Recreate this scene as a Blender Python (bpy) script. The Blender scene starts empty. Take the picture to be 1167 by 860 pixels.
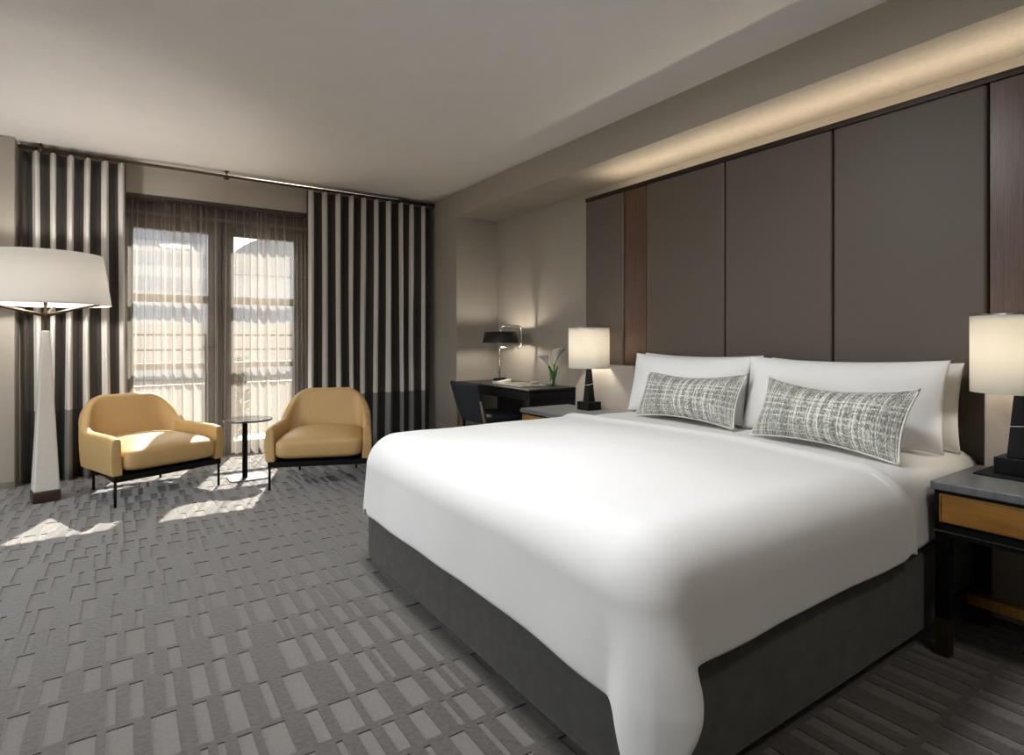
import bpy, bmesh, math, random
from mathutils import Vector, Matrix, noise
C = bpy.context.scene.collection
SC = bpy.context.scene
PI = math.pi
rnd = random.Random(7)

# ------------------------------------------------------------------ materials
def new_mat(name):
    m = bpy.data.materials.new(name); m.use_nodes = True
    nt = m.node_tree
    return m, nt, nt.nodes['Principled BSDF']

def ramp2(nt, fac, c0, c1, p0=0.0, p1=1.0):
    r = nt.nodes.new('ShaderNodeValToRGB')
    r.color_ramp.elements[0].position = p0; r.color_ramp.elements[0].color = (*c0, 1)
    r.color_ramp.elements[1].position = p1; r.color_ramp.elements[1].color = (*c1, 1)
    nt.links.new(fac, r.inputs['Fac']); return r

def mat(name, col, rough=0.6, metal=0.0, nscale=30.0, var=0.08, bump=0.0, stretch=(1, 1, 1), sheen=0.0, spec=None, detail=4.0, bdist=0.01):
    m, nt, b = new_mat(name)
    tc = nt.nodes.new('ShaderNodeTexCoord'); mp = nt.nodes.new('ShaderNodeMapping')
    mp.inputs['Scale'].default_value = stretch
    nt.links.new(tc.outputs['Object'], mp.inputs['Vector'])
    n = nt.nodes.new('ShaderNodeTexNoise'); n.inputs['Scale'].default_value = nscale; n.inputs['Detail'].default_value = detail
    nt.links.new(mp.outputs['Vector'], n.inputs['Vector'])
    r = ramp2(nt, n.outputs['Fac'], [c*(1-var) for c in col], [min(1, c*(1+var)) for c in col], .3, .7)
    nt.links.new(r.outputs['Color'], b.inputs['Base Color'])
    b.inputs['Roughness'].default_value = rough; b.inputs['Metallic'].default_value = metal
    if sheen:
        b.inputs['Sheen Weight'].default_value = sheen; b.inputs['Sheen Roughness'].default_value = .5
    if spec is not None: b.inputs['Specular IOR Level'].default_value = spec
    if bump:
        bp = nt.nodes.new('ShaderNodeBump'); bp.inputs['Strength'].default_value = bump; bp.inputs['Distance'].default_value = bdist
        nt.links.new(n.outputs['Fac'], bp.inputs['Height']); nt.links.new(bp.outputs['Normal'], b.inputs['Normal'])
    return m

def emat(name, col, strength):
    m, nt, b = new_mat(name)
    b.inputs['Base Color'].default_value = (*col, 1)
    b.inputs['Emission Color'].default_value = (*col, 1); b.inputs['Emission Strength'].default_value = strength
    return m

M = {}
WARM = (1, .90, .76)
M['bulb'] = emat('warm_bulb', WARM, 100)
M['wall'] = mat('wallpaper', (.37, .335, .285), .75, nscale=40, var=.05, bump=.15, stretch=(1, 1, 14))
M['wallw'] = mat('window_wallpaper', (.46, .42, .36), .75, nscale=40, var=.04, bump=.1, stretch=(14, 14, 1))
M['ceil'] = mat('ceiling_paint', (.80, .78, .755), .85, nscale=6, var=.015)
M['pile'] = mat('carpet_cut_pile', (.094, .083, .074), .95, nscale=55, var=.22, bump=.5, sheen=.55, spec=.1, bdist=.004)
M['loop'] = mat('carpet_loop_pile', (.21, .196, .183), .95, nscale=90, var=.14, bump=.6, stretch=(1, 5, 1), sheen=.15, spec=.1, bdist=.004)
M['base'] = mat('skirting_paint', (.22, .19, .16), .6)
M['leather'] = mat('brown_upholstery', (.088, .067, .051), .5, nscale=150, var=.06, bump=.06, bdist=.002)
M['strip'] = mat('dark_wood', (.075, .033, .016), .34, nscale=9, var=.4, stretch=(22, 22, .6), bump=.03)
M['wing'] = mat('pale_upholstery', (.36, .315, .27), .8, nscale=60, var=.06, bump=.15, stretch=(1, 1, 6), bdist=.002)
M['cap'] = mat('dark_bronze_trim', (.03, .02, .014), .4, .6)
M['bronze'] = mat('bronze', (.075, .05, .028), .5, .6, nscale=14, var=.2)
M['blackm'] = mat('black_metal', (.007, .007, .007), .5, spec=.12)
M['linen'] = mat('white_linen', (.83, .825, .815), .85, nscale=220, var=.015, bump=.05, bdist=.001, sheen=.1)
M['velvet'] = mat('grey_velvet', (.09, .088, .081), .9, nscale=18, var=.16, sheen=.25, spec=.2)
M['plinth'] = mat('black_plinth', (.01, .01, .01), .8)
M['hide'] = mat('ochre_leather', (.53, .345, .145), .5, nscale=110, var=.07, bump=.08, bdist=.002)
M['cream'] = mat('cream_leather', (.72, .68, .62), .5, nscale=40, var=.03)
M['darkwood'] = mat('walnut', (.045, .022, .013), .35, nscale=8, var=.35, stretch=(1, 1, 12))
M['deskm'] = mat('black_desk', (.014, .013, .013), .35, nscale=14, var=.25, stretch=(8, 1, 1))
M['navy'] = mat('navy_hide', (.017, .022, .03), .5, nscale=120, var=.1, bump=.05)
M['tan'] = mat('tan_wood', (.18, .11, .055), .45, nscale=8, var=.2, stretch=(1, 1, 10))
M['stone'] = mat('grey_stone', (.13, .135, .14), .35, nscale=9, var=.22, stretch=(1, 4, 1))
M['brass'] = mat('brass', (.62, .36, .10), .3, .9, nscale=14, var=.12, stretch=(1, 6, 1))
M['amber'] = mat('amber_veneer', (.36, .17, .036), .38, .25, nscale=5, var=.22, stretch=(1, 1, 9))
M['marble'] = mat('black_marble', (.008, .008, .008), .35, nscale=7, var=.5, spec=.12)
M['chrome'] = mat('chrome', (.75, .74, .72), .14, 1.0)
M['pewter'] = mat('pewter', (.30, .29, .28), .3, 1.0)
M['paper'] = mat('paper_white', (.8, .78, .72), .7)
M['beige'] = mat('beige_card', (.42, .36, .25), .7)
M['leaf'] = mat('stem_green', (.06, .2, .025), .5)
PETAL = ((.90, .89, .82), (.88, .88, .78))
M['spadix'] = mat('yellow_spadix', (.7, .45, .05), .6)
M['frame'] = mat('door_wood', (.045, .033, .025), .45, nscale=10, var=.25, stretch=(6, 6, 1))
M['framebar'] = mat('glazing_bar_wood', (.16, .115, .075), .5, nscale=10, var=.2)
M['tabletop'] = mat('dark_marble_top', (.05, .048, .046), .06, nscale=6, var=.7)

def sheer_mat():
    m, nt, b = new_mat('sheer_voile'); nt.nodes.remove(b)
    out = nt.nodes['Material Output']
    tr = nt.nodes.new('ShaderNodeBsdfTransparent'); di = nt.nodes.new('ShaderNodeBsdfDiffuse'); tl = nt.nodes.new('ShaderNodeBsdfTranslucent')
    di.inputs['Color'].default_value = (.44, .39, .34, 1); tl.inputs['Color'].default_value = (.44, .395, .34, 1)
    tr.inputs['Color'].default_value = (1, .98, .95, 1)
    a = nt.nodes.new('ShaderNodeMixShader'); a.inputs[0].default_value = .5
    nt.links.new(di.outputs[0], a.inputs[1]); nt.links.new(tl.outputs[0], a.inputs[2])
    lw = nt.nodes.new('ShaderNodeLayerWeight'); lw.inputs['Blend'].default_value = .5
    mr = nt.nodes.new('ShaderNodeMapRange')
    mr.inputs['From Min'].default_value = 0; mr.inputs['From Max'].default_value = 1
    mr.inputs['To Min'].default_value = .22; mr.inputs['To Max'].default_value = .95
    nt.links.new(lw.outputs['Facing'], mr.inputs['Value'])
    mx = nt.nodes.new('ShaderNodeMixShader')
    nt.links.new(mr.outputs[0], mx.inputs[0]); nt.links.new(tr.outputs[0], mx.inputs[1]); nt.links.new(a.outputs[0], mx.inputs[2])
    nt.links.new(mx.outputs[0], out.inputs['Surface'])
    return m
M['sheer'] = sheer_mat()

def glass_mat(name, tint=(1, 1, 1), refl=None):
    m, nt, b = new_mat(name); nt.nodes.remove(b)
    out = nt.nodes['Material Output']
    tr = nt.nodes.new('ShaderNodeBsdfTransparent'); tr.inputs[0].default_value = (*tint, 1)
    gl = nt.nodes.new('ShaderNodeBsdfGlossy'); gl.inputs['Roughness'].default_value = .02
    lw = nt.nodes.new('ShaderNodeLayerWeight'); lw.inputs['Blend'].default_value = .12
    mx = nt.nodes.new('ShaderNodeMixShader')
    nt.links.new(lw.outputs['Fresnel'], mx.inputs[0]) if refl is None else setattr(mx.inputs[0], 'default_value', refl)
    nt.links.new(tr.outputs[0], mx.inputs[1]); nt.links.new(gl.outputs[0], mx.inputs[2])
    nt.links.new(mx.outputs[0], out.inputs['Surface'])
    return m
M['glass'] = glass_mat('window_glass', (.97, .98, .98), .035)
M['vase'] = glass_mat('vase_glass', (.95, .97, .95), .10)

def shade_mat(name, col, tcol, f):
    m, nt, b = new_mat(name); nt.nodes.remove(b)
    out = nt.nodes['Material Output']
    di = nt.nodes.new('ShaderNodeBsdfDiffuse'); tl = nt.nodes.new('ShaderNodeBsdfTranslucent')
    n = nt.nodes.new('ShaderNodeTexNoise'); n.inputs['Scale'].default_value = 60
    r = ramp2(nt, n.outputs['Fac'], [c*.96 for c in col], col)
    nt.links.new(r.outputs['Color'], di.inputs['Color'])
    tl.inputs['Color'].default_value = (*tcol, 1)
    mx = nt.nodes.new('ShaderNodeMixShader'); mx.inputs[0].default_value = f
    nt.links.new(di.outputs[0], mx.inputs[1]); nt.links.new(tl.outputs[0], mx.inputs[2])
    nt.links.new(mx.outputs[0], out.inputs['Surface'])
    return m
M['shade'] = shade_mat('lamp_shade_linen', (.80, .77, .71), (.94, .91, .84), .55)
M['bigshade'] = shade_mat('floor_lamp_shade', (.86, .85, .83), (.9, .87, .82), .35)
M['petal'] = shade_mat('white_petal', *PETAL, .2)
M['blackshade'] = mat('black_lamp_shade', (.015, .012, .01), .5, nscale=40, var=.5)

def curtain_mat(n_wave, off):
    m, nt, b = new_mat('striped_curtain_cloth')
    N = nt.nodes; L = nt.links
    uv = N.new('ShaderNodeUVMap'); sp = N.new('ShaderNodeSeparateXYZ'); L.new(uv.outputs[0], sp.inputs[0])
    mu = N.new('ShaderNodeMath'); mu.operation = 'MULTIPLY_ADD'; mu.inputs[1].default_value = n_wave; mu.inputs[2].default_value = off
    L.new(sp.outputs[0], mu.inputs[0])
    fr = N.new('ShaderNodeMath'); fr.operation = 'FRACT'; L.new(mu.outputs[0], fr.inputs[0])
    lt = N.new('ShaderNodeMath'); lt.operation = 'LESS_THAN'; lt.inputs[1].default_value = .47; L.new(fr.outputs[0], lt.inputs[0])
    tc = N.new('ShaderNodeTexCoord'); sp2 = N.new('ShaderNodeSeparateXYZ'); L.new(tc.outputs['Object'], sp2.inputs[0])
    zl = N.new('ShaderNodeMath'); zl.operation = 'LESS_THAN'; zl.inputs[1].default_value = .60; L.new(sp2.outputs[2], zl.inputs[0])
    def mix(a, c, f):
        x = N.new('ShaderNodeMix'); x.data_type = 'RGBA'
        if isinstance(a, tuple): x.inputs[6].default_value = (*a, 1)
        else: L.new(a, x.inputs[6])
        if isinstance(c, tuple): x.inputs[7].default_value = (*c, 1)
        else: L.new(c, x.inputs[7])
        L.new(f, x.inputs[0]); return x.outputs[2]
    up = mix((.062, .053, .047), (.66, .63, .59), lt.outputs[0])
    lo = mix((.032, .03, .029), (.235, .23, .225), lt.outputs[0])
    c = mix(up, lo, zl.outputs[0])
    L.new(c, b.inputs['Base Color']); b.inputs['Roughness'].default_value = .85
    b.inputs['Specular IOR Level'].default_value = .2
    b.inputs['Sheen Weight'].default_value = .1
    return m

def tweed_mat():
    m, nt, b = new_mat('grey_tweed'); N = nt.nodes; L = nt.links
    uv = N.new('ShaderNodeUVMap')
    def mth(op, a, b=None, c=None):
        n = N.new('ShaderNodeMath'); n.operation = op
        for i, v in enumerate((a, b, c)):
            if v is None: continue
            if isinstance(v, (int, float)): n.inputs[i].default_value = v
            else: L.new(v, n.inputs[i])
        return n.outputs[0]
    sp = N.new('ShaderNodeSeparateXYZ'); L.new(uv.outputs[0], sp.inputs[0])
    cu = mth('FLOOR', mth('MULTIPLY', sp.outputs[0], 62)); cv = mth('FLOOR', mth('MULTIPLY', sp.outputs[1], 52))
    def wn(x, y, w):
        cb = N.new('ShaderNodeCombineXYZ')
        for i, v in enumerate((x, y, w)):
            if isinstance(v, (int, float)): cb.inputs[i].default_value = v
            else: L.new(v, cb.inputs[i])
        t = N.new('ShaderNodeTexWhiteNoise'); t.noise_dimensions = '3D'; L.new(cb.outputs[0], t.inputs['Vector']); return t.outputs['Value']
    cell = wn(cu, cv, 1.0); col = wn(cu, 0, 2.0); row = wn(0, cv, 3.0)
    over = mth('MODULO', mth('ADD', cu, cv), 2)
    lines = mth('ADD', mth('MULTIPLY', mth('POWER', col, 3.0), 1.0), mth('MULTIPLY', mth('POWER', row, 4.0), .5))
    val = mth('ADD', mth('MULTIPLY', cell, .45), mth('ADD', mth('MULTIPLY', over, .14), mth('MULTIPLY', lines, .55)))
    lo = N.new('ShaderNodeTexNoise'); lo.inputs['Scale'].default_value = 5; L.new(uv.outputs[0], lo.inputs['Vector'])
    val = mth('ADD', val, mth('MULTIPLY_ADD', lo.outputs['Fac'], .3, -.15))
    r = N.new('ShaderNodeValToRGB'); L.new(val, r.inputs[0])
    e = r.color_ramp.elements; e[0].position = .12; e[0].color = (.13, .135, .12, 1); e[1].position = .85; e[1].color = (.82, .81, .73, 1)
    x = e.new(.40); x.color = (.34, .345, .315, 1)
    L.new(r.outputs[0], b.inputs['Base Color']); b.inputs['Roughness'].default_value = .9
    bp = N.new('ShaderNodeBump'); bp.inputs['Strength'].default_value = .35; bp.inputs['Distance'].default_value = .002
    L.new(val, bp.inputs['Height']); L.new(bp.outputs[0], b.inputs['Normal'])
    return m
M['tweed'] = tweed_mat()

# ------------------------------------------------------------------ mesh helpers
def link(o, parent=None):
    C.objects.link(o)
    if parent is not None: o.parent = parent
    return o

def obj(name, bm, m, parent=None, smooth=False, bevel=0.0, segs=2, loc=None):
    bmesh.ops.recalc_face_normals(bm, faces=bm.faces[:])
    me = bpy.data.meshes.new(name); bm.to_mesh(me); bm.free()
    for x in (m if isinstance(m, (list, tuple)) else [m]): me.materials.append(x)
    if smooth:
        for p in me.polygons: p.use_smooth = True
    o = bpy.data.objects.new(name, me); link(o, parent)
    if bevel:
        md = o.modifiers.new('bevel', 'BEVEL'); md.width = bevel; md.segments = segs; md.limit_method = 'ANGLE'; md.angle_limit = math.radians(40)
        for p in me.polygons: p.use_smooth = True
        wn = o.modifiers.new('wn', 'WEIGHTED_NORMAL'); wn.keep_sharp = True
    if loc: o.location = loc
    return o

def box(bm, x0, x1, y0, y1, z0, z1, mi=0):
    v = [bm.verts.new(p) for p in ((x0, y0, z0), (x1, y0, z0), (x1, y1, z0), (x0, y1, z0), (x0, y0, z1), (x1, y0, z1), (x1, y1, z1), (x0, y1, z1))]
    for f in ((0, 3, 2, 1), (4, 5, 6, 7), (0, 1, 5, 4), (1, 2, 6, 5), (2, 3, 7, 6), (3, 0, 4, 7)):
        bm.faces.new([v[i] for i in f]).material_index = mi

def boxbm(*a):
    bm = bmesh.new(); box(bm, *a); return bm

def frustum(bm, cx, cy, z0, z1, hx0, hy0, hx1, hy1, dx=0, dy=0):
    v = []
    for z, hx, hy, ox, oy in ((z0, hx0, hy0, 0, 0), (z1, hx1, hy1, dx, dy)):
        for sx, sy in ((-1, -1), (1, -1), (1, 1), (-1, 1)): v.append(bm.verts.new((cx+ox+sx*hx, cy+oy+sy*hy, z)))
    for f in ((3, 2, 1, 0), (4, 5, 6, 7), (0, 1, 5, 4), (1, 2, 6, 5), (2, 3, 7, 6), (3, 0, 4, 7)): bm.faces.new([v[i] for i in f])

def lathe(bm, prof, n=32, cx=0, cy=0, cap=True):
    rings = []
    for r, z in prof:
        rings.append([bm.verts.new((cx+r*math.cos(2*PI*i/n), cy+r*math.sin(2*PI*i/n), z)) for i in range(n)])
    for a, b in zip(rings, rings[1:]):
        for i in range(n): bm.faces.new((a[i], a[(i+1) % n], b[(i+1) % n], b[i]))
    if cap:
        bm.faces.new(rings[0][::-1]); bm.faces.new(rings[-1])

def lathebm(*a, **k):
    bm = bmesh.new(); lathe(bm, *a, **k); return bm

def tube(bm, pts, r, n=10, cap=True):
    pts = [Vector(p) for p in pts]
    rr = r if isinstance(r, (list, tuple)) else [r]*len(pts)
    rings = []
    up = None
    for i, p in enumerate(pts):
        d = (pts[min(i+1, len(pts)-1)]-pts[max(i-1, 0)]).normalized()
        if up is None: up = Vector((0, 0, 1)) if abs(d.z) < .9 else Vector((1, 0, 0))
        s = d.cross(up).normalized(); up = s.cross(d).normalized()
        rings.append([bm.verts.new(p+(s*math.cos(2*PI*k/n)+up*math.sin(2*PI*k/n))*rr[i]) for k in range(n)])
    for a, b in zip(rings, rings[1:]):
        for k in range(n): bm.faces.new((a[k], a[(k+1) % n], b[(k+1) % n], b[k]))
    if cap: bm.faces.new(rings[0][::-1]); bm.faces.new(rings[-1])

def tubebm(*a, **k):
    bm = bmesh.new(); tube(bm, *a, **k); return bm

def grid(bm, nu, nv, fn, uvs=None, close_u=False):
    V = [[bm.verts.new(fn(i/(nu), j/(nv))) for j in range(nv+1)] for i in range(nu if close_u else nu+1)]
    lay = bm.loops.layers.uv.verify()
    for i in range(nu):
        for j in range(nv):
            i2 = (i+1) % len(V)
            f = bm.faces.new((V[i][j], V[i2][j], V[i2][j+1], V[i][j+1]))
            for lp, (a, b) in zip(f.loops, ((i, j), (i+1, j), (i+1, j+1), (i, j+1))):
                lp[lay].uv = (a/nu, b/nv)
    return V

def superbox(bm, cx, cy, cz, hx, hy, hz, ex=.35, n=40, m=20, ez=.5, fn=None):
    """a soft rounded box (superellipsoid)"""
    def sp(c, e): return math.copysign(abs(c)**e, c)
    rows = []
    for j in range(m+1):
        la = -PI/2+PI*j/m
        row = []
        for i in range(n):
            lo = 2*PI*i/n
            p = Vector((cx+hx*sp(math.cos(la), ez)*sp(math.cos(lo), ex), cy+hy*sp(math.cos(la), ez)*sp(math.sin(lo), ex), cz+hz*sp(math.sin(la), ez)))
            if fn: p = fn(p)
            row.append(p)
        rows.append(row)
    b = bm.verts.new(rows[0][0]); t = bm.verts.new(rows[m][0])
    R = [[bm.verts.new(p) for p in r] for r in rows[1:m]]
    for a, c in zip(R, R[1:]):
        for i in range(n): bm.faces.new((a[i], a[(i+1) % n], c[(i+1) % n], c[i]))
    for i in range(n):
        bm.faces.new((b, R[0][(i+1) % n], R[0][i])); bm.faces.new((t, R[-1][i], R[-1][(i+1) % n]))

def thing(name, label, cat, loc=(0, 0, 0), rz=0, group=None):
    o = bpy.data.objects.new(name, None); C.objects.link(o); o.empty_display_size = .1
    o.location = loc; o.rotation_euler = (0, 0, rz)
    return tag(o, label, cat, group)

def tag(o, label, cat, group=None, kind=None):
    o['label'] = label; o['category'] = cat
    if group: o['group'] = group
    if kind: o['kind'] = kind
    return o

def struct(name, bm, m, label=None, cat=None, parent=None, **k):
    o = obj(name, bm, m, parent, **k)
    if parent is None:
        o['kind'] = 'structure'
        if label: o['label'] = label
        if cat: o['category'] = cat
    return o

def dup(root, loc, rz, label, group=None):
    r = root.copy(); C.objects.link(r); r.location = loc; r.rotation_euler = (0, 0, rz); r['label'] = label
    if group: r['group'] = group
    for ch in list(root.children):
        c = ch.copy(); C.objects.link(c); c.parent = r
        for g in ch.children:
            d = g.copy(); C.objects.link(d); d.parent = c
    return r

# ------------------------------------------------------------------ room dimensions (metres; camera stands over 0,0)
ZC = 2.83; XB = 3.04; XW = 3.57; ZS = 2.565; YN = 5.61; YW = 6.30
XL = -2.70; YR = -1.60
XH = 3.16      # face of the headboard

# floor: cut pile carpet with sunken loop pile rectangles
def carpet():
    bm = bmesh.new()
    r = random.Random(21)
    x0, x1 = XL, 3.7; y = YR; yend = 6.75
    def q(a, b, c, d, z, mi): bm.faces.new([bm.verts.new(p) for p in ((a, c, z), (b, c, z), (b, d, z), (a, d, z))]).material_index = mi
    H = -.0035
    while y < yend:
        h = r.choice((.165, .19, .21, .25))
        g = .024
        q(x0, x1, y, y+g, 0, 0)
        ya, yb = y+g, min(y+h, yend+.2)
        x = x0+r.uniform(.02, .1)
        q(x0, x, ya, yb, 0, 0)
        while x < x1:
            w = r.choice((.02, .03, .042, .042, .055, .07)); w = min(w, x1-x)
            q(x, x+w, ya, yb, H, 1)
            for (a, b) in (((x, ya), (x+w, ya)), ((x+w, ya), (x+w, yb)), ((x+w, yb), (x, yb)), ((x, yb), (x, ya))):
                bm.faces.new([bm.verts.new(p) for p in ((*a, H), (*b, H), (*b, 0), (*a, 0))]).material_index = 0
            x += w
            gp = r.choice((.024, .034, .045, .045, .06, .10)); e = min(x+gp, x1)
            if e > x: q(x, e, ya, yb, 0, 0)
            x = e
        y += h
    me = bpy.data.meshes.new('floor'); bm.to_mesh(me); bm.free()
    me.materials.append(M['pile']); me.materials.append(M['loop'])
    o = bpy.data.objects.new('floor', me); C.objects.link(o); o['kind'] = 'structure'
    o['label'] = 'grey carpet with rows of paler sunken rectangles'
    return o
carpet()

struct('ceiling', boxbm(XL-.1, 3.75, YR-.1, YW+.25, ZC, ZC+.12), M['ceil'], 'plain pale ceiling over the bed and window')
bm = bmesh.new()
OX0, OX1, OZ = -.16, 1.72, 2.545
box(bm, XL-.1, OX0, YW, YW+.2, 0, ZC); box(bm, OX1, 3.75, YW, YW+.2, 0, ZC); box(bm, OX0, OX1, YW, YW+.2, OZ, ZC)
struct('wall_window', bm, M['wallw'], 'beige wall above and beside the glazed balcony doors')
struct('wall_headboard', boxbm(XW, XW+.12, YR, YN+.1, 0, ZC), M['wall'], 'beige papered wall behind the headboard and desk niche')
struct('wall_pier', boxbm(XB, XW+.12, YN, YW, 0, ZC), M['wall'], 'beige wall pier between the right curtain and the desk niche', bevel=.004)
bm = bmesh.new(); box(bm, XB, XW, YR, YN, ZS, ZC)
struct('soffit', bm, M['wall'], 'dropped beige soffit running above the headboard and desk niche')
struct('wall_pilaster', boxbm(XL-.1, -.755, 6.06, YW+.01, 0, ZC-.002), M['wall'], 'beige wall return left of the striped curtains', bevel=.004)
struct('baseboard_pilaster', boxbm(XL-.05, -.752, 6.045, 6.062, 0, .05), M['base'])
struct('baseboard_niche', boxbm(XW-.014, XW+.002, 3.6, YN, 0, .09), M['base'])
struct('wall_rear', boxbm(XL-.1, 3.75, YR-.12, YR, 0, ZC), M['wall'])
# left wall: unseen window opening added to let more daylight into the room
ADDED_WIN = (2.3, 4.6, .3, 2.2)
bm = bmesh.new()
box(bm, XL-.12, XL, YR, ADDED_WIN[0], 0, ZC); box(bm, XL-.12, XL, ADDED_WIN[1], 6.1, 0, ZC)
box(bm, XL-.12, XL, ADDED_WIN[0], ADDED_WIN[1], 0, ADDED_WIN[2]); box(bm, XL-.12, XL, ADDED_WIN[0], ADDED_WIN[1], ADDED_WIN[3], ZC)
struct('wall_left', bm, M['wall'])

# ------------------------------------------------------------------ balcony doors
YD0, YD1 = 6.52, 6.60
bm = bmesh.new()
box(bm, OX0, OX0+.09, YW+.2, YD1+.06, 0, OZ); box(bm, OX1-.09, OX1, YW+.2, YD1+.06, 0, OZ)
box(bm, OX0, OX1, YW+.2, YD1+.06, 2.36, OZ); box(bm, OX0, OX1, YD0, YD1+.06, -.01, .03)
fr = struct('window_1', bm, M['frame'], 'dark timber frame around the balcony doors behind the sheers', bevel=.004)
obj('bead', boxbm(OX0, OX1, YD0-.03, YD0-.005, 2.395, 2.425), M['framebar'], fr)
obj('sheer_track', boxbm(OX0, OX1, YW+.002, YW+.2, 2.515, OZ), M['frame'], fr)
def leaf(name, x0, x1, g0, g1, label, handle):
    zt, zb = 2.36, .03; gt, gb = 2.265, .14
    bm = bmesh.new()
    box(bm, x0, g0, YD0, YD1, zb, zt); box(bm, g1, x1, YD0, YD1, zb, zt)
    box(bm, g0, g1, YD0, YD1, gt, zt); box(bm, g0, g1, YD0, YD1, zb, gb)
    d = struct(name, bm, M['frame'], label, bevel=.003)
    for a, b in ((1.56, 1.635), (.90, .96)):
        obj('glazing_bar', boxbm(g0, g1, YD0+.01, YD1-.01, a, b), M['framebar'], d)
    for a, b in ((gb, .90), (.96, 1.56), (1.635, gt)):
        obj('pane', boxbm(g0, g1, YD0+.036, YD0+.042, a, b), M['glass'], d)
    if handle is not None:
        h = bmesh.new(); box(h, handle-.022, handle+.022, YD0-.012, YD0, .98, 1.22)
        hp = obj('handle_plate', h, M['bronze'], d, bevel=.004)
        obj('lever', tubebm([(handle, YD0-.01, 1.12), (handle, YD0-.06, 1.12), (handle-.11, YD0-.06, 1.12)], .009), M['bronze'], hp, smooth=True)
    return d
leaf('door_1', OX0+.09, .80, .048, .68, 'left glazed balcony door with two glazing bars', .735)
leaf('door_2', .802, OX1-.09, .915, 1.51, 'right glazed balcony door with two glazing bars', None)

# sheers
def sheer(name, x0, x1, seed, label):
    r = random.Random(seed); ph = [r.uniform(0, 6.28) for _ in range(6)]
    def fn(u, v):
        z = .012+v*(2.515-.012)
        edge = u if x0 < .5 else 1-u
        amp = .018+.014*math.sin(u*9+ph[0])
        w = u*(x1-x0)*2*PI/.085+1.6*math.sin(u*7+ph[1])+.25*math.sin(v*3+u*20+ph[2])
        y = 6.42+amp*math.sin(w)+.006*math.sin(2.3*w+ph[3])
        return Vector((x0+u*(x1-x0)+.008*math.cos(w)+.02*(1-v)*math.sin(ph[4]+u*5), y, z))
    bm = bmesh.new(); grid(bm, 260, 14, fn)
    o = obj(name, bm, M['sheer'], smooth=True)
    return tag(o, label, 'sheer curtain', 'sheer curtains over the balcony doors')
sheer('sheer_curtain', OX0+.01, .785, 3, 'gauzy sheer curtain over the left balcony door')
sheer('sheer_curtain', .80, OX1-.01, 5, 'gauzy sheer curtain over the right balcony door, behind the round side table')

# rod
rod = thing('curtain_rod', 'dark bronze curtain rod running along the ceiling above the balcony doors', 'curtain rod', (0, 0, 0))
obj('rod', tubebm([(-.745, 6.15, 2.782), (3.035, 6.15, 2.782)], .014, 12), M['bronze'], rod, smooth=True)
obj('bracket', lathebm([(.006, 2.83), (.02, 2.829), (.02, 2.82), (.009, 2.815), (.009, 2.79), (.024, 2.785), (.028, 2.765), (.02, 2.75), (.004, 2.745)][::-1], 20, .80, 6.15), M['bronze'], rod, smooth=True)
for xb in (-.60, 2.60):
    obj('bracket', lathebm([(.02, 2.76), (.02, 2.80), (.009, 2.805), (.009, 2.83)], 16, xb, 6.15), M['bronze'], rod, smooth=True)

# striped curtains
def curtain(name, x0, x1, nw, lead_left, seed, label):
    t = thing(name, label, 'curtain', ((x0+x1)/2, 6.15, 0), 0, 'striped full-length curtains')
    cx = (x0+x1)/2
    r = random.Random(seed); ph = [r.uniform(0, 6.28) for _ in range(8)]
    jit = [r.uniform(-.02, .02) for _ in range(nw+2)]
    def fn(u, v):
        z = .008+v*(2.752-.008)
        uu = u if lead_left else 1-u
        k = uu*nw
        amp = .062+.012*math.sin(k*1.7+ph[0])
        fall = 1-v
        w = 2*PI*k
        x = x0+u*(x1-x0)
        i = int(min(k, nw)); f = k-i
        x += (jit[i]*(1-f)+jit[i+1]*f)*(.35+.9*fall)*.8
        s = math.sin(w)
        y = 6.15-amp*math.copysign(abs(s)**.85, s)*(1-.12*math.sin(v*4+k*.6+ph[1]))
        x += .022*math.sin(2*w)*(1 if lead_left else -1)+.010*fall*math.sin(k*1.3+ph[2]+v*3)
        return Vector((x-cx, y-6.15, z))
    bm = bmesh.new(); grid(bm, nw*18, 20, fn)
    if not lead_left:
        lay = bm.loops.layers.uv.verify()
        for f in bm.faces:
            for lp in f.loops: lp[lay].uv.x = 1-lp[lay].uv.x
    m = curtain_mat(nw, -.03)
    cl = obj('cloth', bm, m, t, smooth=True)
    sd = cl.modifiers.new('s', 'SOLIDIFY'); sd.thickness = .004
    for i in range(nw):
        uu = (i+.27)/nw; u = uu if lead_left else 1-uu
        x = x0+u*(x1-x0)
        bm = bmesh.new()
        ring = [(x-cx, .0185*math.cos(a*PI/8), 2.781+.0185*math.sin(a*PI/8)) for a in range(17)]
        tube(bm, ring, .003, 6, cap=False)
        rg = obj('ring', bm, M['cap'], t, smooth=True)
    return t
curtain('curtain', -.715, -.012, 6, False, 11, 'grey and charcoal striped curtain left of the balcony doors, behind the floor lamp')
curtain('curtain', 1.555, 2.985, 10, True, 12, 'grey and charcoal striped curtain right of the balcony doors, reaching the wall pier')

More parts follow.
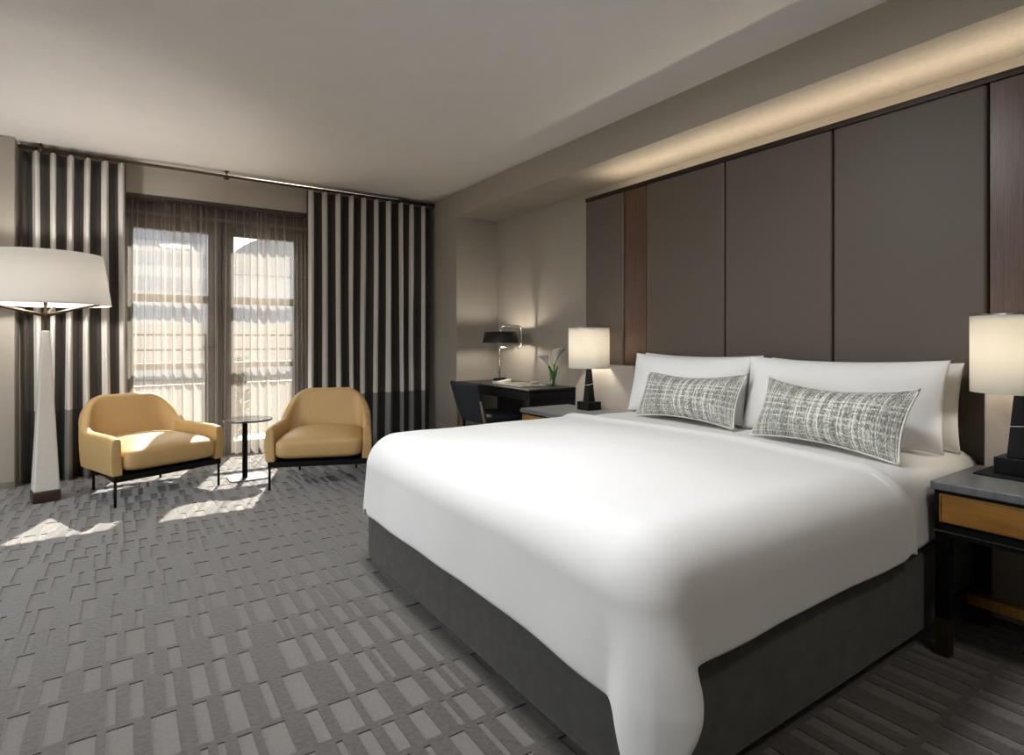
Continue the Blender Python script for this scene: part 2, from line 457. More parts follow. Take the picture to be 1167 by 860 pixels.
# ------------------------------------------------------------------ headboard
hb = thing('headboard', 'tall brown upholstered headboard wall with two wood strips and pale lower wings', 'headboard', (XH, 1.915, 0))
def HB(y0, y1, z0, z1, x0, x1): return boxbm(x0-XH, x1-XH, y0-1.915, y1-1.915, z0, z1)
YE0, YE1 = .247, 3.583
obj('carcass', HB(YE0, YE1, 0, 2.33, XH+.03, XW-.003), M['leather'], hb)
obj('top_trim', HB(YE0-.004, YE1+.004, 2.33, 2.362, XH-.008, XH+.14), M['cap'], hb, bevel=.003)
for y0, y1 in ((.247, .69), (.913, 1.581), (1.581, 2.251), (2.251, 2.917), (3.14, 3.583)):
    obj('upholstered_panel', HB(y0+.003, y1-.003, .02, 2.329, XH-.012, XH+.029), M['leather'], hb, bevel=.014, segs=4)
for y0, y1 in ((.69, .913), (2.917, 3.14)):
    obj('wood_strip', HB(y0+.004, y1-.004, .02, 2.329, XH-.002, XH+.029), M['strip'], hb, bevel=.003)
for y0, y1 in ((YE0, .895), (2.935, YE1)):
    obj('wing', HB(y0, y1, .02, 1.0, 3.04, XH-.013), M['wing'], hb, bevel=.01, segs=3)
# LED strip hidden behind the trim of the headboard
led = obj('light_strip', boxbm(3.33, 3.345, .32, 3.50, 2.331, 2.343), emat('led_strip', (1, .80, .55), 5.0))
tag(led, 'warm light strip lying on top of the headboard under the soffit', 'light strip')

# ------------------------------------------------------------------ bed
bed = thing('bed', 'wide bed with grey upholstered base standing before the headboard', 'bed', (2.1, 1.915, 0))
def BB(x0, x1, y0, y1, z0, z1): return boxbm(x0-2.1, x1-2.1, y0-1.915, y1-1.915, z0, z1)
obj('plinth', BB(1.17, 3.1, 1.07, 2.76, 0, .06), M['plinth'], bed)
obj('upholstered_base', BB(1.046, 3.135, .95, 2.915, .048, .37), M['velvet'], bed, bevel=.028, segs=5)
obj('mattress', BB(1.09, 3.135, .975, 2.855, .372, .665), M['linen'], bed, bevel=.05, segs=5)

def drape(q, r):
    if q <= 0: return 0.0, 0.0
    L = PI*r/2
    if q < L: return r*math.sin(q/r), r*(1-math.cos(q/r))
    return r+.012*min(1, (q-L)/.2), r+(q-L)

def smooth(a, b, x):
    t = max(0, min(1, (x-a)/(b-a))); return t*t*(3-2*t)

def duvet():
    xf, ys, yn = 1.003, .905, 2.945; r = .17
    xh = 2.40
    Qf, Qs = .495, .405
    cxf, cys, cyn = xf+r, ys+r, yn-r
    zt = .712
    S0 = xh-cxf
    us = [S0*(1-i/44) for i in range(44)] + [-Qf*i/40 for i in range(41)]      # distance inside (+) / overhang (-)
    half = (cyn-cys)
    ts = [-Qs+Qs*j/34 for j in range(34)] + [half*j/46 for j in range(47)] + [half+Qs*j/34 for j in range(1, 35)]
    bm = bmesh.new()
    V = []
    for s in us:
        row = []
        for t in ts:
            qa = max(0, -s)
            qb = max(0, -t) if t < 0 else max(0, t-half)
            side = -1 if t < 0 else 1
            bx = cxf+max(0, s); by = cys+min(max(t, 0), half)
            crown = .022*math.sin(PI*min(max(t/half, 0), 1))*min(1, .4+max(0, s))
            z = zt+crown
            if qa > 0 and qb > 0:
                rho = math.hypot(qa, qb); ph = math.atan2(qb, qa)
                if side > 0: rho_ = .30+.27*math.tanh((rho-.30)/.27) if rho > .30 else rho
                else: rho_ = rho*(1+.10*math.sin(2*ph)*smooth(.2, .6, rho))
                o, d = drape(rho_, r)
                ee = 1-.5*smooth(.12, .40, rho) if side < 0 else 1.0
                dx, dy = -max(0, math.cos(ph))**ee*o, side*max(0, math.sin(ph))**ee*o
                k = smooth(.20, .62, rho)*(1 if side < 0 else .22)
                p = ph/(PI/2)
                s1 = math.sin(PI*p)
                D = (-.7071, side*.7071); T = (.7071, side*.7071)
                lob = .09*k*math.sin(PI*p**1.5)**1.3; wid = (-.042 if p < .5 else -.115)*math.sin(2*PI*p)*k if side < 0 else 0
                # gather the fold so that it folds over both faces
                x = bx+dx+D[0]*lob+T[0]*wid; y = by+dy+D[1]*lob+T[1]*wid
                z -= d
            else:
                o, d = drape(qa+qb, r)
                x = bx-(o if qa > 0 else 0); y = by+side*(o if qb > 0 else 0); z -= d
                hang = smooth(.2, .5, qa+qb)
                wv = .005*hang*math.sin((s if qb > 0 else t)*5+1.3)+.002*hang*math.sin((s if qb > 0 else t)*15)
                if qb > 0: y += side*wv
                elif qa > 0: x -= wv
            # folded head edge
            if s > 0:
                e = S0-s
                z += .020*math.exp(-((e-.05)/.032)**2)
            n = noise.noise(Vector((x*2.2, y*2.2, z*2.0)))*.010+noise.noise(Vector((x*6, y*5, z*5+4)))*.003
            z += n; 
            row.append(bm.verts.new((x, y, z)))
        V.append(row)
    for i in range(len(us)-1):
        for j in range(len(ts)-1):
            bm.faces.new((V[i][j], V[i][j+1], V[i+1][j+1], V[i+1][j]))
    o = obj('duvet', bm, M['linen'], smooth=True)
    sd = o.modifiers.new('s', 'SOLIDIFY'); sd.thickness = .022; sd.offset = -1
    sb = o.modifiers.new('ss', 'SUBSURF'); sb.levels = 1; sb.render_levels = 1
    return tag(o, 'plump white duvet spread over the bed, hanging in a fold at its foot corner', 'duvet')
duvet()

def sheet():
    ys, yn, r = .937, 2.893, .09
    cys, cyn = ys+r, yn-r; half = cyn-cys; Qs = .335
    ts = [-Qs+Qs*j/24 for j in range(24)] + [half*j/40 for j in range(41)] + [half+Qs*j/24 for j in range(1, 25)]
    bm = bmesh.new(); V = []
    for i in range(33):
        x = 2.30+i/32*(3.125-2.30); row = []
        for t in ts:
            qb = max(0, -t) if t < 0 else max(0, t-half); side = -1 if t < 0 else 1
            o, d = drape(qb, r)
            y = cys+min(max(t, 0), half)+side*o
            z = .698-d+.004*noise.noise(Vector((x*5, y*5, 0)))
            if qb > 0: y += side*.006*math.sin(x*16)*smooth(.1, .4, qb)
            row.append(bm.verts.new((x, y, z)))
        V.append(row)
    for i in range(32):
        for j in range(len(ts)-1): bm.faces.new((V[i][j], V[i][j+1], V[i+1][j+1], V[i+1][j]))
    o = obj('bed_sheet', bm, M['linen'], smooth=True)
    sd = o.modifiers.new('s', 'SOLIDIFY'); sd.thickness = .012; sd.offset = -1
    return tag(o, 'white sheet covering the head end of the mattress beneath the pillows', 'sheet')
sheet()

def pillow_bm(W, H, T, pinch, pw=3.0, seed=0, uvs=True, sag=0.0):
    bm = bmesh.new(); lay = bm.loops.layers.uv.verify(); n = 36; m = 24
    r = random.Random(seed); off = Vector((r.uniform(0, 50),)*3)
    def pt(a, b, s):
        ea = math.copysign(1-(1-abs(a))**1.5, a); eb = math.copysign(1-(1-abs(b))**1.5, b)
        x = W/2*ea*(1-pinch*.38*(1-eb*eb)); z = H/2*eb*(1-pinch*(1-ea*ea))
        th = max(0, (1-abs(ea)**pw)*(1-abs(eb)**pw))**.62
        y = s*T/2*th
        y *= 1+.12*noise.noise(Vector((x*6, z*6, s))+off)
        y += -.004*s*0
        z += -sag*(1-ea*ea)*(eb+1)/2
        return Vector((x, y, z))
    def side(s):
        return [[pt(-1+2*i/n, -1+2*j/m, s) for j in range(m+1)] for i in range(n+1)]
    F, B = side(-1), side(1)
    VF = [[bm.verts.new(p) for p in row] for row in F]
    VB = [[VF[i][j] if i in (0, n) or j in (0, m) else bm.verts.new(B[i][j]) for j in range(m+1)] for i in range(n+1)]
    for VV, flip in ((VF, False), (VB, True)):
        for i in range(n):
            for j in range(m):
                idx = ((i, j), (i+1, j), (i+1, j+1), (i, j+1))
                if flip: idx = idx[::-1]
                f = bm.faces.new([VV[a][b] for a, b in idx])
                for lp, (a, b) in zip(f.loops, idx): lp[lay].uv = (a/n*W/H, b/m)
    return bm

def edge_loop(W, H, pinch, n=24, sag=0.0):
    pts = []
    def P(ea, eb): return (W/2*ea*(1-pinch*.38*(1-eb*eb)), 0, H/2*eb*(1-pinch*(1-ea*ea))-sag*(1-ea*ea)*(eb+1)/2)
    for i in range(n): pts.append(P(-1+2*i/n, -1))
    for i in range(n): pts.append(P(1, -1+2*i/n))
    for i in range(n): pts.append(P(1-2*i/n, 1))
    for i in range(n+1): pts.append(P(-1, 1-2*i/n))
    return pts

def place(o, x, y, z, tilt, yaw=0, roll=0):
    # local: x = width, z = up, -y = front.  front turned to world -x, top leaning back to +x
    R = Matrix.Rotation(yaw, 4, 'Z') @ Matrix.Rotation(-PI/2, 4, 'Z') @ Matrix.Rotation(-tilt, 4, 'X') @ Matrix.Rotation(roll, 4, 'Y')
    o.matrix_world = Matrix.Translation((x, y, z)) @ R

PW = [
    ('rear white pillow on the window side of the bed, touching the headboard', 3.045, 2.385, .905, .12, .02, .0, .90, .40, .17),
    ('front white pillow on the window side of the bed, behind the tweed cushion', 2.90, 2.365, .905, .22, -.01, .005, .90, .40, .17),
    ('rear white pillow on the lamp side of the bed, touching the headboard', 3.045, 1.425, .895, .12, 0, .0, .91, .40, .17),
    ('front white pillow on the side of the bed near the large lamp', 2.90, 1.455, .905, .22, .015, -.005, .95, .41, .17),
]
for i, (lb, x, y, z, ti, ya, ro, w, h, t) in enumerate(PW):
    o = obj('pillow', pillow_bm(w, h, t+.02, .10, 2.8, i), M['linen'], smooth=True)
    place(o, x, y, z, ti, ya, ro)
    tag(o, lb, 'pillow', 'white pillows at the headboard')
for i, (lb, x, y, z, ya, ro) in enumerate((
        ('grey tweed lumbar cushion on the window side, against the white pillows', 2.775, 2.245, .858, -.06, -.012),
        ('grey tweed lumbar cushion on the side near the bed lamp with the stone nightstand', 2.65, 1.365, .853, -.19, .008))):
    o = obj('lumbar_cushion', pillow_bm(.755,   .318, .17, .19, 2.4, 20+i, sag=.016), M['tweed'], smooth=True)
    place(o, x, y, z, .40, ya, ro)
    tag(o, lb, 'cushion', 'tweed cushions on the bed')
    e = obj('piping', tubebm(edge_loop(.755, .318, .19, sag=.016), .005, 6, cap=False), M['tweed'], o, smooth=True)

# ------------------------------------------------------------------ nightstands and bedside lamps
def nightstand(label, loc):
    t = thing('nightstand', label, 'nightstand', loc, 0, 'nightstands beside the bed')
    D, W, Z = .48, .685, .66     # local x: 0 front .. D back ; y: -W/2..W/2
    h = W/2
    obj('stone_top', boxbm(0, D, -h, h, Z-.032, Z), M['stone'], t, bevel=.004)
    bm = bmesh.new(); box(bm, .012, D-.004, -h+.01, h-.01, .455, Z-.033)
    obj('case', bm, M['blackm'], t, bevel=.003)
    dr = obj('drawer', boxbm(.004, .0118, -h+.035, h-.035, .515, .612), M['amber'], t, bevel=.002)
    fb = bmesh.new(); y0, y1, z0, z1 = -h+.03, h-.03, .511, .616; e = .0045
    for b in ((y0, y1, z1-e, z1), (y0, y1, z0, z0+e), (y0, y0+e, z0+e, z1-e), (y1-e, y1, z0+e, z1-e)): box(fb, .001, .0115, *b)
    obj('edging', fb, M['brass'], dr)
    obj('inlay_line', boxbm(.007, .0119, -h+.01, h-.01, .472, .476), M['pewter'], t)
    for sx in (.036, D-.036):
        for sy in (-h+.034, h-.034):
            lg = obj('leg', boxbm(sx-.022, sx+.022, sy-.022, sy+.022, .14, .4545), M['blackm'], t)
            obj('foot', boxbm(sx-.0225, sx+.0225, sy-.0225, sy+.0225, 0, .1395), M['bronze'], lg)
    for sy in (-h+.034, h-.034):
        obj('side_rail', boxbm(.059, D-.059, sy-.012, sy+.012, .15, .19), M['blackm'], t)
    obj('stretcher', boxbm(D/2-.02, D/2+.02, -h+.047, h-.047, .15, .19), M['brass'], t)
    return t
ns = nightstand('stone-topped black nightstand with an amber drawer at the right edge of the photo', (2.545, .915-.3425, 0))
dup(ns, (2.545, 2.975+.3425, 0), 0, 'stone-topped nightstand mostly hidden between the bed and the desk')

def bedside_lamp(label, loc):
    t = thing('table_lamp', label, 'table lamp', loc, 0, 'bedside lamps on the nightstands')
    bm = bmesh.new(); frustum(bm, 0, 0, 0, .062, .065, .065, .065, .065)
    obj('base', bm, M['marble'], t, bevel=.003)
    bm = bmesh.new(); frustum(bm, 0, 0, .062, .345, .033, .033, .013, .013)
    st = obj('stem', bm, M['marble'], t, bevel=.003)
    bm = bmesh.new()
    zz = .19; hw = .0245
    pts = [(-hw, -hw, zz), (hw, -hw, zz+.01), (hw, hw, zz+.004), (-hw, hw, zz-.006), (-hw, -hw, zz)]
    tube(bm, pts, .0012, 6)
    obj('vein', bm, M['paper'], st)
    obj('socket', lathebm([(.011, .345), (.011, .40), (.016, .402), (.016, .44)], 16), M['brass'], t, smooth=False)
    bm = bmesh.new(); R = .156; z0, z1 = .318, .628; n = 64
    lathe(bm, [(R, z0), (R, z1), (R-.004, z1), (R-.004, z0), (R, z0)], n, cap=False)
    sh = obj('shade', bm, M['shade'], t, smooth=False)
    for p in sh.data.polygons: p.use_smooth = abs(p.normal.z) < .5
    obj('diffuser', lathebm([(.01, z1-.02), (R-.005, z1-.02), (R-.005, z1-.017), (.01, z1-.017)], 48), M['shade'], sh)
    obj('rim', lathebm([(R+.001, z1-.004), (R+.001, z1+.002), (R-.005, z1+.002), (R-.005, z1-.004)], 48, cap=False), M['pewter'], sh)
    obj('bulb', lathebm([(.002, .44), (.018, .445), (.03, .475), (.026, .505), (.003, .52)], 20), M['bulb'], t, smooth=True)
    return t
LN = (2.93, .748, .66); LF = (2.93, 3.29, .66)
bl = bedside_lamp('lit drum-shade lamp on a black marble stem at the right edge of the photo', LN)
fb = dup(bl, LF, 0, 'lit drum-shade lamp on a black stem beside the white calla lilies')
for ch in fb.children:
    if ch.name.startswith('bulb'):
        ch.data = ch.data.copy(); ch.data.materials[0] = emat('bright_bulb', (1, .93, .83), 260)
pad = obj('desk_pad', boxbm(2.80, 3.02, .50, .86, .6602, .668), M['blackm'], bevel=.003)
for v in pad.data.vertices: pass
tag(pad, 'thin black leather pad lying under the marble lamp on the right nightstand', 'pad')
# the lamp on the right stands on the pad
bl.location.z = .6682

# ------------------------------------------------------------------ armchairs
def armchair(label, loc, rz):
    t = thing('armchair', label, 'armchair', loc, rz, 'ochre leather armchairs by the window')
    W, WB, D = .402, .372, .36      # half width in front, half width behind, half depth; front is -y
    # plan path of the shell: front left -> back -> front right, arms splaying towards the front
    rc = .165
    ang = math.atan2(W-WB, 2*D); sn, cs = math.sin(ang), math.cos(ang)
    tl = rc*math.tan((PI/2-ang)/2)      # fillet tangent length of the back corners
    p0 = (-W, -D); kx, ky = -WB, D
    e = (kx-sn*tl, ky-cs*tl)            # end of the straight side
    cc = (kx+tl, D-rc)                  # fillet centre
    half = []
    N1, N2, N3 = 16, 14, 14
    for i in range(N1): half.append((p0[0]+(e[0]-p0[0])*i/N1, p0[1]+(e[1]-p0[1])*i/N1))
    a0 = PI-ang
    for i in range(N2): a = a0-(a0-PI/2)*i/N2; half.append((cc[0]+rc*math.cos(a), cc[1]+rc*math.sin(a)))
    for i in range(N3): half.append((cc[0]*(1-i/N3), D))
    path = half+[(0, D)]+[(-x, y) for x, y in half[::-1]]
    n = len(path)
    # arc length
    sl = [0]
    for a, b in zip(path, path[1:]): sl.append(sl[-1]+math.dist(a, b))
    L = sl[-1]
    bm = bmesh.new(); rows = []
    for i, (x, y) in enumerate(path):
        a = path[max(0, i-1)]; b = path[min(n-1, i+1)]
        tx, ty = b[0]-a[0], b[1]-a[1]; l = math.hypot(tx, ty); tx, ty = tx/l, ty/l
        nx, ny = -ty, tx           # outward (left of travel: path goes clockwise seen from above -> outward = left)
        c = min(sl[i], L-sl[i])    # distance from the nearer front end
        top = .50+.245*smooth(.50, .86, c)-.012*smooth(.10, 0, c)
        th = .062+.02*smooth(.4, .8, c)
        lean = .09*smooth(.50, .90, c)
        zb = .222
        sec = []
        cr = .026
        H = top-zb
        prof = [(0, zb), (0, zb+.01)]
        for k in range(1, 6): prof.append((0, zb+.01+(H-.01-th/2)*k/5))
        for k in range(1, 8): ang = PI*k/8; prof.append((-th/2+th/2*math.cos(ang), top-th/2+th/2*math.sin(ang)))
        for k in range(6): prof.append((-th-.012*math.sin(PI*k/6)-.05*smooth(.45, .9, c)*k/5, top-th/2-(H-.0-th/2)*k/5))
        for off, z in prof:
            f = max(0, (z-.38)/(.745-.38))
            o = off+lean*f+.012*math.sin(PI*min(1, max(0, (z-zb)/H)))
            sec.append(bm.verts.new((x+nx*o, y+ny*o, z)))
        rows.append(sec)
    for a, b in zip(rows, rows[1:]):
        for k in range(len(a)-1): bm.faces.new((a[k], a[k+1], b[k+1], b[k]))
    for a, b in zip(rows, rows[1:]): bm.faces.new((a[-1], a[0], b[0], b[-1]))
    bm.faces.new(rows[0]); bm.faces.new(rows[-1][::-1])
    sh = obj('shell', bm, M['hide'], t, smooth=True)
    bv = sh.modifiers.new('b', 'BEVEL'); bv.width = .012; bv.segments = 3; bv.limit_method = 'ANGLE'; bv.angle_limit = math.radians(55)
    # seam along the outside of the arms and back
    seam = []
    for i, (x, y) in enumerate(path[1:-1]):
        a = path[i]; b = path[i+2]; tx, ty = b[0]-a[0], b[1]-a[1]; l = math.hypot(tx, ty); nx, ny = -ty/l, tx/l
        c = min(sl[i+1], L-sl[i+1]); top = .50+.245*smooth(.50, .86, c)-.012*smooth(.10, 0, c); lean = .09*smooth(.50, .90, c)
        z = top-.035; f = max(0, (z-.38)/(.365)); o = lean*f+.003
        seam.append((x+nx*o, y+ny*o, z))
    obj('seam', tubebm(seam, .0025, 6), M['hide'], sh, smooth=True)
    def crown(p):
        z = p.z
        p = Vector((p.x*(1-.06*smooth(-.30, .30, p.y)), p.y, z))
        k = max(0, 1-(p.x/.34)**2)*max(0, 1-((p.y+.03)/.40)**2)
        if z > .32: p = Vector((p.x, p.y, z+.045*k))
        return p
    bm = bmesh.new(); superbox(bm, 0, -.055, .322, .338, .355, .088, .22, 64, 24, .42, crown)
    obj('seat_cushion', bm, M['hide'], t, smooth=True)
    bm = bmesh.new()
    fx, bx, fy = W-.014, .262, D-.006; z0, z1 = .178, .221; w = .02
    O = [(-fx, -fy), (fx, -fy), (bx, fy), (-bx, fy)]; I = [(-fx+w, -fy+w), (fx-w, -fy+w), (bx-w, fy-w), (-bx+w, fy-w)]
    vo = [[bm.verts.new((*p, z)) for p in O] for z in (z0, z1)]; vi = [[bm.verts.new((*p, z)) for p in I] for z in (z0, z1)]
    for k in range(4):
        k2 = (k+1) % 4
        bm.faces.new((vo[0][k], vo[0][k2], vo[1][k2], vo[1][k])); bm.faces.new((vi[0][k], vi[0][k2], vi[1][k2], vi[1][k]))
        bm.faces.new((vo[0][k], vo[0][k2], vi[0][k2], vi[0][k]))
    bm.faces.new(vo[1]); bm.faces.new([bm.verts.new((*p, .20)) for p in I])
    obj('frame', bm, M['blackm'], t)
    for x, y in ((-fx+.012, -fy+.012), (fx-.012, -fy+.012), (-bx+.012, fy-.012), (bx-.012, fy-.012)):
        obj('leg', tubebm([(x, y, 0), (x, y, .1775)], .0095, 12), M['blackm'], t, smooth=True)
    return t
def chair_at(fm, deg):
    a = math.radians(deg); f = (math.sin(a), -math.cos(a)); D = .36-.018
    return (fm[0]-f[0]*D, fm[1]-f[1]*D, 0), a
l, a = chair_at((.275, 5.08), 23.0)
ac = armchair('ochre leather armchair catching the sun, between the floor lamp and the round side table', l, a)
l, a = chair_at((1.285, 4.69), -22)
dup(ac, l, a, 'ochre leather armchair between the round side table and the bed')

# ------------------------------------------------------------------ side table
st = thing('side_table', 'small round dark marble side table on a slim post between the armchairs', 'side table', (.865, 5.36, 0))
obj('tabletop', lathebm([(.17, .492), (.192, .496), (.196, .504), (.194, .512), (.18, .513)], 56), M['tabletop'], st)
obj('post', boxbm(-.045, -.005, -.012, .012, .0125, .4915), M['blackm'], st, bevel=.002)
bm = bmesh.new(); box(bm, -.155, .145, -.13, .14, 0, .012)
ve = [e for e in bm.edges if abs(e.verts[0].co.z-e.verts[1].co.z) > .005]
bmesh.ops.bevel(bm, geom=ve, offset=.045, segments=6, affect='EDGES', profile=.5)
obj('base_plate', bm, M['pewter'], st)

# ------------------------------------------------------------------ floor lamp
fl = thing('floor_lamp', 'tall floor lamp with a tapered cream column and wide white shade by the left curtain', 'floor lamp', (-.505, 5.46, 0), math.radians(12))
def prism(bm, prof, n=4, a0=PI/4):
    rings = [[bm.verts.new((r*math.cos(a0+2*PI*k/n), r*math.sin(a0+2*PI*k/n), z)) for k in range(n)] for r, z in prof]
    for a, b in zip(rings, rings[1:]):
        for k in range(n): bm.faces.new((a[k], a[(k+1) % n], b[(k+1) % n], b[k]))
    bm.faces.new(rings[0][::-1]); bm.faces.new(rings[-1])
bm = bmesh.new(); prism(bm, [(.116, 0), (.116, .078)]); obj('base', bm, M['darkwood'], fl, bevel=.006)
bm = bmesh.new(); prism(bm, [(.110, .078), (.036, 1.262)]); obj('column', bm, M['cream'], fl, bevel=.012, segs=4)
obj('stem', lathebm([(.009, 1.262), (.009, 1.36), (.014, 1.365), (.016, 1.40), (.008, 1.42), (.012, 1.47), (.02, 1.50), (.02, 1.53)], 20), M['bronze'], fl, smooth=True)
for k, an in enumerate((-45, 75, 195)):
    a = math.radians(an)
    obj('arm', tubebm([(.008*math.cos(a), .008*math.sin(a), 1.375), (.20*math.cos(a), .20*math.sin(a), 1.418), (.398*math.cos(a), .398*math.sin(a), 1.452)], [.013, .010, .007], 8), M['bronze'], fl, smooth=True)
z0, z1, R0, R1 = 1.455, 1.83, .405, .352
bm = bmesh.new(); lathe(bm, [(R0, z0), (R1, z1), (R1-.004, z1), (R0-.004, z0), (R0, z0)], 80, cap=False)
sh = obj('shade', bm, M['bigshade'], fl)
for p in sh.data.polygons: p.use_smooth = abs(p.normal.z) < .6
obj('rim', lathebm([(R0+.001, z0-.003), (R0+.0005, z0+.006), (R0-.006, z0+.006), (R0-.006, z0-.003), (R0+.001, z0-.003)], 80, cap=False), M['paper'], sh)
obj('bulb', lathebm([(.004, 1.53), (.03, 1.55), (.035, 1.59), (.02, 1.625), (.003, 1.63)], 20), emat('floor_lamp_bulb', (1, .94, .87), 420), fl, smooth=True)

# ------------------------------------------------------------------ desk niche
dk = thing('desk', 'black writing desk standing in the niche beside the headboard', 'desk', (3.27, 4.83, 0))
def DB(x0, x1, y0, y1, z0, z1): return boxbm(x0-3.27, x1-3.27, y0-4.83, y1-4.83, z0, z1)
bm = DB(2.985, 3.55, 4.155, 5.50, .715, .74)
obj('desktop', bm, M['deskm'], dk, bevel=.01, segs=3)
obj('apron', DB(3.0, 3.54, 4.17, 5.49, .635, .7145), M['deskm'], dk, bevel=.004)
for i, (y0, y1) in enumerate(((4.20, 4.81), (4.83, 5.46))):
    d = obj('drawer', DB(2.992, 2.9995, y0, y1, .645, .708), M['deskm'], dk, bevel=.002)
obj('pedestal', DB(3.0, 3.54, 4.17, 4.26, .0, .634), M['deskm'], dk, bevel=.004)
for x in (3.03, 3.51):
    obj('leg', DB(x-.022, x+.022, 5.43, 5.475, 0, .634), M['deskm'], dk, bevel=.003)
obj('back_panel', DB(3.50, 3.52, 4.261, 5.42, .25, .634), M['deskm'], dk)

dc = thing('desk_chair', 'dark navy leather chair with wooden legs pulled up to the black desk', 'chair', (2.98, 4.79, 0))
# faces +x ; back towards the room
def back(u, v):
    y = (-.265+.53*u); z = .44+v*.345
    x = -.30+.10*(1-v)+.05*(1-(2*u-1)**2)*-1
    wv = 1-.10*(1-v)
    return Vector((x, y*wv, z))
bm = bmesh.new(); grid(bm, 20, 12, back)
o = obj('backrest', bm, M['navy'], dc, smooth=True)
sd = o.modifiers.new('s', 'SOLIDIFY'); sd.thickness = .04; sd.offset = 0
bv = o.modifiers.new('b', 'BEVEL'); bv.width = .012; bv.segments = 3; bv.limit_method = 'ANGLE'
bm = bmesh.new(); superbox(bm, -.0, 0, .44, .24, .25, .05, .3, 40, 14, .5); obj('seat', bm, M['navy'], dc, smooth=True)
for sy in (-1, 1):
    obj('leg', tubebm([(-.23, sy*.21, 0), (-.20, sy*.225, .40), (-.27, sy*.25, .62)], [.014, .018, .012], 10), M['tan'], dc, smooth=True)
    obj('leg', tubebm([(.21, sy*.21, 0), (.19, sy*.20, .40)], [.013, .018], 10), M['tan'], dc, smooth=True)

dl = thing('desk_lamp', 'chrome desk lamp with a black shade held by a looped bracket on the black desk', 'desk lamp', (3.25, 5.05, .74), 0)
# bracket lies in the picture-facing plane: direction towards the headboard end of the desk
bd = Vector((.829, -.559, 0)) * 1.0
obj('base', lathebm([(.08, 0), (.082, .006), (.078, .014), (.02, .02)], 32), M['chrome'], dl, smooth=False, bevel=.002)
obj('pole', tubebm([(0, 0, .016), (0, 0, .35)], .008, 12), M['chrome'], dl, smooth=True)
def bez(pts):
    return [Vector((bd.x*s, bd.y*s, z)) for s, z in pts]
loop = [(0, .35), (.005, .362), (.018, .368), (.20, .368), (.222, .376), (.23, .395), (.23, .56), (.222, .585), (.20, .595), (.04, .595), (.018, .588), (.01, .57), (.01, .548)]
obj('bracket', tubebm(bez(loop), .0085, 10), M['chrome'], dl, smooth=True)
bm = bmesh.new(); lathe(bm, [(.19, .418), (.168, .535), (.165, .535), (.187, .418), (.19, .418)], 56, .01*bd.x, .01*bd.y, cap=False)
sh = obj('shade', bm, M['blackshade'], dl)
for p in sh.data.polygons: p.use_smooth = abs(p.normal.z) < .6
obj('spider', tubebm([(.01*bd.x-.166, .01*bd.y, .53), (.01*bd.x+.166, .01*bd.y, .53)], .003, 6), M['chrome'], sh)
obj('bulb', lathebm([(.003, .44), (.022, .46), (.022, .49), (.003, .51)], 16, .01*bd.x, .01*bd.y), emat('desk_bulb', WARM, 290), dl, smooth=True)

fo = thing('folder', 'white desk folder with a beige centre lying on the black desk', 'folder', (3.26, 4.66, .7402), 0)
bm = bmesh.new(); box(bm, -.15, .15, -.21, .21, 0, .012); obj('cover', bm, M['paper'], fo, bevel=.002)
bm = bmesh.new(); box(bm, -.105, .105, -.16, .16, .0121, .016); obj('insert', bm, M['beige'], fo)
ph = thing('telephone', 'small black and white telephone at the foot of the chrome desk lamp', 'telephone', (3.20, 4.93, .7402), math.radians(10))
bm = bmesh.new()
v = [bm.verts.new(p) for p in ((-.09, -.05, 0), (.09, -.05, 0), (.09, .05, 0), (-.09, .05, 0), (-.09, -.05, .02), (.09, -.05, .045), (.09, .05, .045), (-.09, .05, .02))]
for f in ((3, 2, 1, 0), (4, 5, 6, 7), (0, 1, 5, 4), (1, 2, 6, 5), (2, 3, 7, 6), (3, 0, 4, 7)): bm.faces.new([v[i] for i in f])
obj('body', bm, M['paper'], ph, bevel=.004)
bm = bmesh.new(); superbox(bm, .0, .028, .048, .085, .018, .012, .4, 24, 10); obj('handset', bm, M['blackm'], ph, smooth=True)
dish = obj('dish', lathebm([(.012, 0), (.03, .004), (.042, .02), (.04, .021), (.028, .008), (.008, .006)], 24), M['paper'], smooth=True, loc=(3.33, 4.55, .7563))
tag(dish, 'tiny white dish on the white folder beside the glass vase', 'dish')

